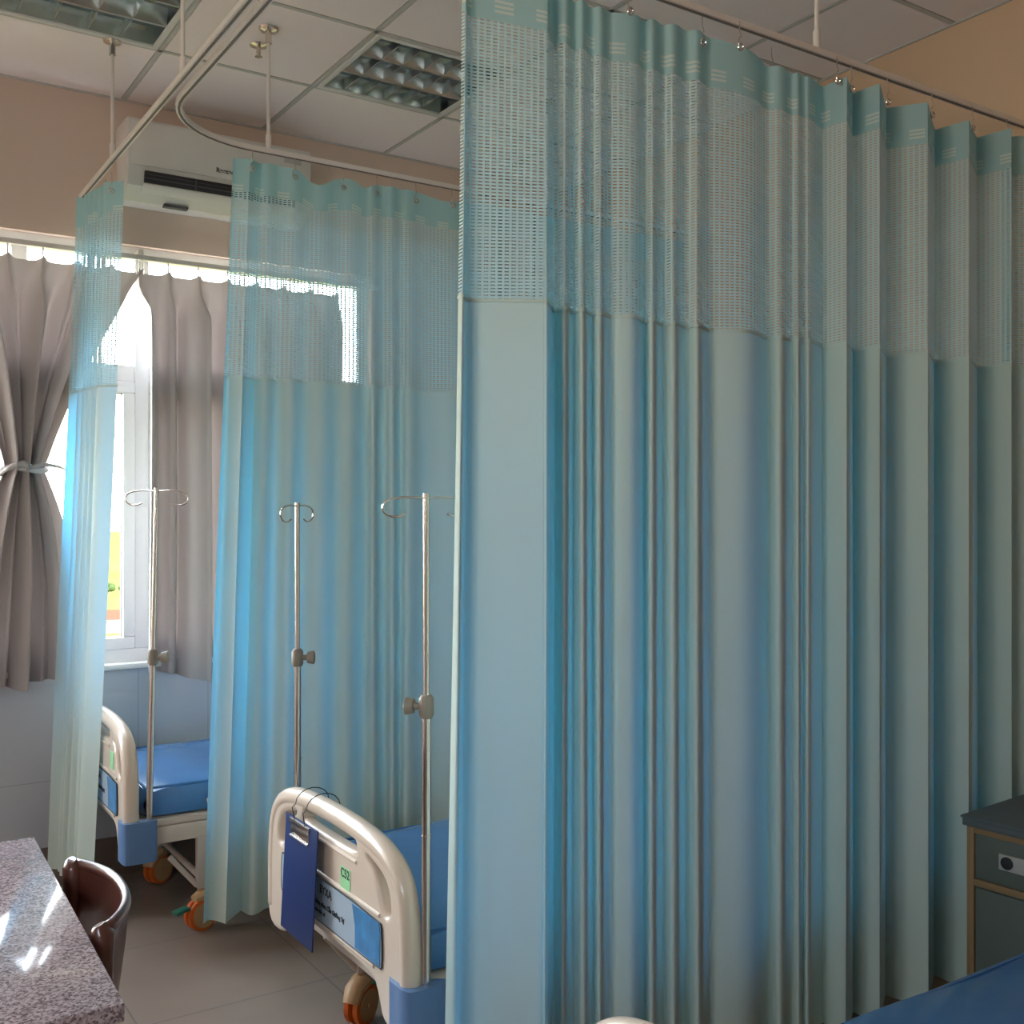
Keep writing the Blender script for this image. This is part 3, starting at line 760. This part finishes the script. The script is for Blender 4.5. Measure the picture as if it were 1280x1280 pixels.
        bm = bmesh.new(); box(bm, .30, 1.5, y - .006, y + .006, .345, .372); build('rail_bar', bm, 'tan', r, bevel=.003)
    for o in b.children:
        if lift and not o.name.startswith(('caster', 'leg', 'axle_bar', 'brace')): o.location.z += lift
    return b
B2 = bed(); B2.location = (1.215, 2.745, 0)
tag(B2, 'blue hospital bed between the big and middle curtains, clipboard on footboard', 'hospital bed', 'hospital beds')
tgp = [o for o in B2.children if o.name.startswith('footboard')][0]
B1 = bed(.80, .255, (-.45, .28), .065); B1.location = (.925, 4.225, 0)
tag(B1, 'blue hospital bed under the window, farthest from the camera', 'hospital bed', 'hospital beds')
B3 = copy_tree(B2); B3.location = (1.13, 1.035, 0)
tag(B3, 'hospital bed at bottom right corner, in front of the big curtain', 'hospital bed', 'hospital beds')
def tagpaper(parent, y, z, s, w=.066, h=.062):
    p = plate('paper_tag', [[(-w / 2, -h / 2), (w / 2, -h / 2), (w / 2, h / 2), (-w / 2, h / 2)]], .0012, .0002, 'tag', parent, FACE_MX(-.0236, y, z))
    p['label'] = 'green paper tag with handwritten bed number'
    if s: text('tag_lettering', s, .034, 'ink', parent, FACE_MX(-.0246, y + w / 2 - .004, z + .004), .0003, .0006)
tagpaper(tgp, -.125, .54, 'C52')
f1 = [o for o in B1.children if o.name.startswith('footboard')][0]
tagpaper(f1, -.25, .56, '')

# ------------------------------------------------------------------ drip stands clamped in the bed corners
def drip(x, y, zb, zc, zt, ang, label, arm=.115, kn=1, lean=(0, 0), drop=.04):
    t = tag(empty('drip_stand', (x, y, zb)), label, 'drip stand', 'drip stands at the bed corners')
    f = lambda z: (lean[0] * (z - zb), lean[1] * (z - zb), z - zb)
    bm = bmesh.new(); tube(bm, [f(zb - .02), f(zc)], .0115, 16); build('outer_pole', bm, 'chrome', t)
    bm = bmesh.new(); tube(bm, [f(zc), f(zt)], .0080, 16); build('inner_pole', bm, 'chrome', t)
    c = Vector(f(zc)); bm = bmesh.new(); tube(bm, [c - Vector((0, 0, .028)), c - Vector((0, 0, .02)), c + Vector((0, 0, .02)), c + Vector((0, 0, .028))], [.014, .0185, .0185, .013], 14)
    cl = build('clamp', bm, 'knob', t)
    d = Vector((math.cos(kn), math.sin(kn), 0)); bm = bmesh.new(); tube(bm, [c + d * .012, c + d * .030, c + d * .032, c + d * .052, c + d * .056], [.008, .009, .018, .022, .014], 12); build('clamp_knob', bm, 'knob', cl)
    bm = bmesh.new(); tube(bm, [f(zb + (zc - zb) * .55), f(zb + (zc - zb) * .55 + .006)], .0128, 12); build('pole_collar', bm, 'chrome', t)
    top = Vector(f(zt)); a = Vector((math.cos(ang), math.sin(ang), 0))
    for s in (-1, 1):
        bm = bmesh.new(); pts = [top + Vector((0, 0, -.012)), top + a * s * arm * .5 + Vector((0, 0, -.008)), top + a * s * arm * .85 + Vector((0, 0, -.012))]
        for k in range(0, 9):
            th = PI / 2 - k * PI * 1.28 / 8
            pts.append(top + a * s * (arm * .80 + math.cos(th) * drop * .72) + Vector((0, 0, -.012 - drop * .5 + math.sin(th) * drop * .5)) - (Vector((0, 0, 0))))
        tube(bm, smooth_poly([tuple(p) for p in pts], 1), .0028, 8); build('bag_hook', bm, 'chrome', t)
    return t
RA = math.radians(-33)     # across the view
drip(1.245, 2.272, .345, 1.055, 1.575, RA + .25, 'chrome drip stand at near corner of middle bed, next to big curtain', arm=.095, kn=RA + PI - .2, lean=(0, 0), drop=.045)
drip(1.285, 3.2, .345, 1.065, 1.560, RA + 1.25, 'chrome drip stand behind clipboard footboard, at far corner of middle bed', arm=.085, kn=RA + .1, lean=(-.0, .0), drop=.05)
drip(.985, 3.835, .41, 1.015, 1.615, RA - .15, 'chrome drip stand at corner of the window bed, before the grey drape', arm=.105, kn=RA, lean=(.022, .0), drop=.05)

# ------------------------------------------------------------------ clipboard
t = tag(empty('clipboard', (1.165, 2.865, .655)), 'navy clipboard hanging by wire loops from the middle bed footboard', 'clipboard')
bm = bmesh.new(); box(bm, -.002, .002, -.118, .118, -.345, -.012, Matrix.Rotation(math.radians(3), 4, 'Y')); build('board', bm, 'clip', t, bevel=.0015)
bm = bmesh.new(); box(bm, -.010, -.002, -.065, .075, -.032, -.016); box(bm, -.007, -.002, -.06, .07, -.062, -.034)
tube(bm, [(-.008, -.06, -.066), (-.008, .07, -.066)], .004, 8); build('clip', bm, 'chrome', t, bevel=.001)
for y in (-.035, .045):
    bm = bmesh.new(); p = [(-.006, y, -.02), (-.012, y, .02)] + [(.05 - .052 * math.cos(a) , y, .028 + .040 * math.sin(a)) for a in [PI * k / 8 for k in range(9)]]
    tube(bm, p, .0015, 6); build('wire_loop', bm, 'ink', t)

# ------------------------------------------------------------------ granite table
t = tag(empty('table', (.076, 2.185, 0), math.radians(-1.6)), 'table with speckled granite top reflecting the window, bottom left', 'table')
bm = bmesh.new(); box(bm, -.36, .335, -.49, .49, .745, .775); build('tabletop', bm, 'granite', t, bevel=.004)
bm = bmesh.new(); box(bm, -.30, .285, -.44, -.42, .655, .745); box(bm, -.30, .285, .42, .44, .655, .745); box(bm, -.31, -.29, -.42, .42, .655, .745); box(bm, .265, .285, -.42, .42, .655, .745)
build('apron', bm, 'wood', t, bevel=.002)
for x in (-.295, .27):
    for y in (-.43, .43):
        bm = bmesh.new(); box(bm, x - .022, x + .022, y - .022, y + .022, 0, .745); build('leg', bm, 'wood', t, bevel=.003)
bm = bmesh.new()
for x in (-.295, .27): tube(bm, [(x, -.41, .2), (x, .41, .2)], .012, 8)
tube(bm, [(-.27, 0, .2), (.25, 0, .2)], .012, 8); build('stretcher', bm, 'wood', t)

# ------------------------------------------------------------------ wooden chair with a curved back
t = tag(empty('chair', (.285, 2.225, 0), math.radians(-4)), 'dark red wooden chair with curved back tucked to the table', 'chair')
def plan(a, r=.0):  # back curve, a -1..1 along Y, bulging to +X
    return (.235 - .062 * abs(a) ** 2.4 + r * math.cos(a), .205 * a)
bm = bmesh.new(); sh_ = [(-.22, -.19), (.14, -.20), (.20, -.10), (.215, 0), (.20, .10), (.14, .20), (-.22, .19)]
sh_ = smooth_poly(sh_, 2, True); lo = [bm.verts.new((x, y, .42)) for x, y in sh_]; hi = [bm.verts.new((x, y, .45)) for x, y in sh_]
n = len(sh_)
for k in range(n): bm.faces.new((lo[k], lo[(k + 1) % n], hi[(k + 1) % n], hi[k]))
bm.faces.new(lo[::-1]); bm.faces.new(hi); build('seat', bm, 'wood', t, bevel=.004)
bm = bmesh.new(); A = []
N = 28
for i in range(N + 1):      # bent panel
    a = -1 + 2 * i / N; x, y = plan(a); A.append([(x, y), (x - .010, y * .965)])
rows = []
for z, dx in ((.50, -.035), (.60, -.018), (.70, -.004), (.765, 0)):
    rows.append([[bm.verts.new((p[0] + dx, p[1], z)) for p in q] for q in A])
for r0, r1 in zip(rows, rows[1:]):
    for i in range(N):
        bm.faces.new((r0[i][0], r0[i + 1][0], r1[i + 1][0], r1[i][0])); bm.faces.new((r0[i][1], r1[i][1], r1[i + 1][1], r0[i + 1][1]))
    for i in (0, N): bm.faces.new((r0[i][0], r1[i][0], r1[i][1], r0[i][1]))
for r_ in (rows[0], rows[-1]):
    for i in range(N): bm.faces.new((r_[i][0], r_[i][1], r_[i + 1][1], r_[i + 1][0]))
build('back_panel', bm, 'wood', t, smooth=50)
bm = bmesh.new(); pts = [(*plan(-1 + 2 * i / 30), .772) for i in range(31)]
tube(bm, [(p[0] - .004, p[1], p[2]) for p in pts], .013, 12, sx=.75); build('crest_rail', bm, 'wood', t, smooth=180)
for s in (-1, 1):
    x, y = plan(s); bm = bmesh.new()
    tube(bm, [(x - .045, y * .9, 0), (x - .03, y * .95, .43), (x - .012, y, .62), (x - .01, y * 1.0, .768), (x - .016, y * .985, .782)], [.014, .018, .019, .022, .012], 10, sx=1.3)
    build('back_post', bm, 'wood', t, smooth=50)
    bm = bmesh.new(); tube(bm, [(-.19, s * .17, 0), (-.19, s * .17, .42)], [.013, .018], 10); build('leg', bm, 'wood', t)
    bm = bmesh.new(); tube(bm, [(-.19, s * .17, .27), (x - .04, y * .92, .27)], .009, 8); build('stretcher', bm, 'wood', t)

# ------------------------------------------------------------------ bedside cabinet, lower right
t = tag(empty('bedside_cabinet', (2.86, 1.885, 0), math.radians(4)), 'dark bedside cabinet with tan edging at the right edge', 'cabinet')
W_, D_, Hc = .35, .42, .63
bm = bmesh.new(); box(bm, .012, D_, -W_, 0, .05, Hc - .03)
build('body', bm, 'stand', t, bevel=.003)
bm = bmesh.new(); box(bm, 0, .014, -.022, 0, .04, Hc - .03); box(bm, 0, .014, -W_, -W_ + .022, .04, Hc - .03); box(bm, 0, .014, -W_ + .022, -.022, Hc - .05, Hc - .03)
box(bm, 0, .014, -W_ + .022, -.022, .425, .445); build('edging', bm, 'standedge', t, bevel=.002)
bm = bmesh.new(); box(bm, -.012, D_ + .01, -W_ - .01, .008, Hc - .03, Hc - .008); box(bm, -.016, D_ + .014, -W_ - .014, .012, Hc - .008, Hc); build('cabinet_top', bm, 'standtop', t, bevel=.003)
bm = bmesh.new(); box(bm, .002, .02, -W_ + .026, -.026, .450, .600); dr = build('drawer', bm, 'stand', t, bevel=.002)
bm = bmesh.new(); box(bm, -.004, .003, -.235, -.10, .495, .54); build('drawer_plate', bm, 'plate', dr, bevel=.001)
bm = bmesh.new(); lathe(bm, [(.018, 0), (.018, .004), (.010, .006)], (-.004, -.125, .518), 20, Matrix.Rotation(-PI / 2, 4, 'Y')); build('drawer_lock', bm, 'ink', dr)
bm = bmesh.new(); box(bm, .002, .02, -W_ + .026, -.026, .06, .420); do = build('cabinet_door', bm, 'stand', t, bevel=.002)
bm = bmesh.new(); lathe(bm, [(.008, 0), (.008, .012), (.013, .02), (.006, .026)], (.002, -W_ + .07, .36), 16, Matrix.Rotation(-PI / 2, 4, 'Y')); build('door_knob', bm, 'chrome', do)
for x in (.03, D_ - .03):
    for y in (-.04, -W_ + .04):
        bm = bmesh.new(); tube(bm, [(x, y, 0), (x, y, .052)], .018, 12); build('foot', bm, 'ink', t)

# ------------------------------------------------------------------ daylight
w = bpy.data.worlds.new('sky'); S.world = w; w.use_nodes = True; nt = w.node_tree
bg = nt.nodes['Background']; tc = nt.nodes.new('ShaderNodeTexCoord'); sp = nt.nodes.new('ShaderNodeSeparateXYZ')
nt.links.new(tc.outputs['Generated'], sp.inputs[0])
r = nt.nodes.new('ShaderNodeValToRGB'); e = r.color_ramp.elements
e[0].position = .0; e[0].color = (1, .90, .78, 1); e[1].position = .55; e[1].color = (.74, .84, 1, 1)
x_ = e.new(.25); x_.color = (.92, .95, 1, 1)
nt.links.new(sp.outputs[2], r.inputs[0]); nt.links.new(r.outputs[0], bg.inputs[0]); bg.inputs[1].default_value = 19.0
sd = bpy.data.lights.new('sun', 'SUN'); sd.energy = 4; sd.angle = .01; sd.color = (1, .9, .7)
so = bpy.data.objects.new('sun', sd); COL.objects.link(so); so.rotation_euler = (math.radians(40), 0, math.radians(-15)); so.location = (0, -5, 20)

# ------------------------------------------------------------------ camera
cd = bpy.data.cameras.new('camera'); cam = bpy.data.objects.new('camera', cd); COL.objects.link(cam)
cam.location = (0, 0, CAMZ); cam.rotation_euler = (PI / 2, 0, math.radians(-33.35))
cd.sensor_width = 36; cd.lens = 36 * 1322 / 1280; cd.clip_start = .05; cd.clip_end = 3000
S.camera = cam
vs = S.view_settings; vs.view_transform = 'Standard'; vs.look = 'None'; vs.gamma = 1; vs.use_curve_mapping = False; vs.exposure = 0.6
c = S.cycles; c.max_bounces = 14; c.diffuse_bounces = 8; c.transmission_bounces = 10; c.glossy_bounces = 5; c.transparent_max_bounces = 24
c.sample_clamp_indirect = 6
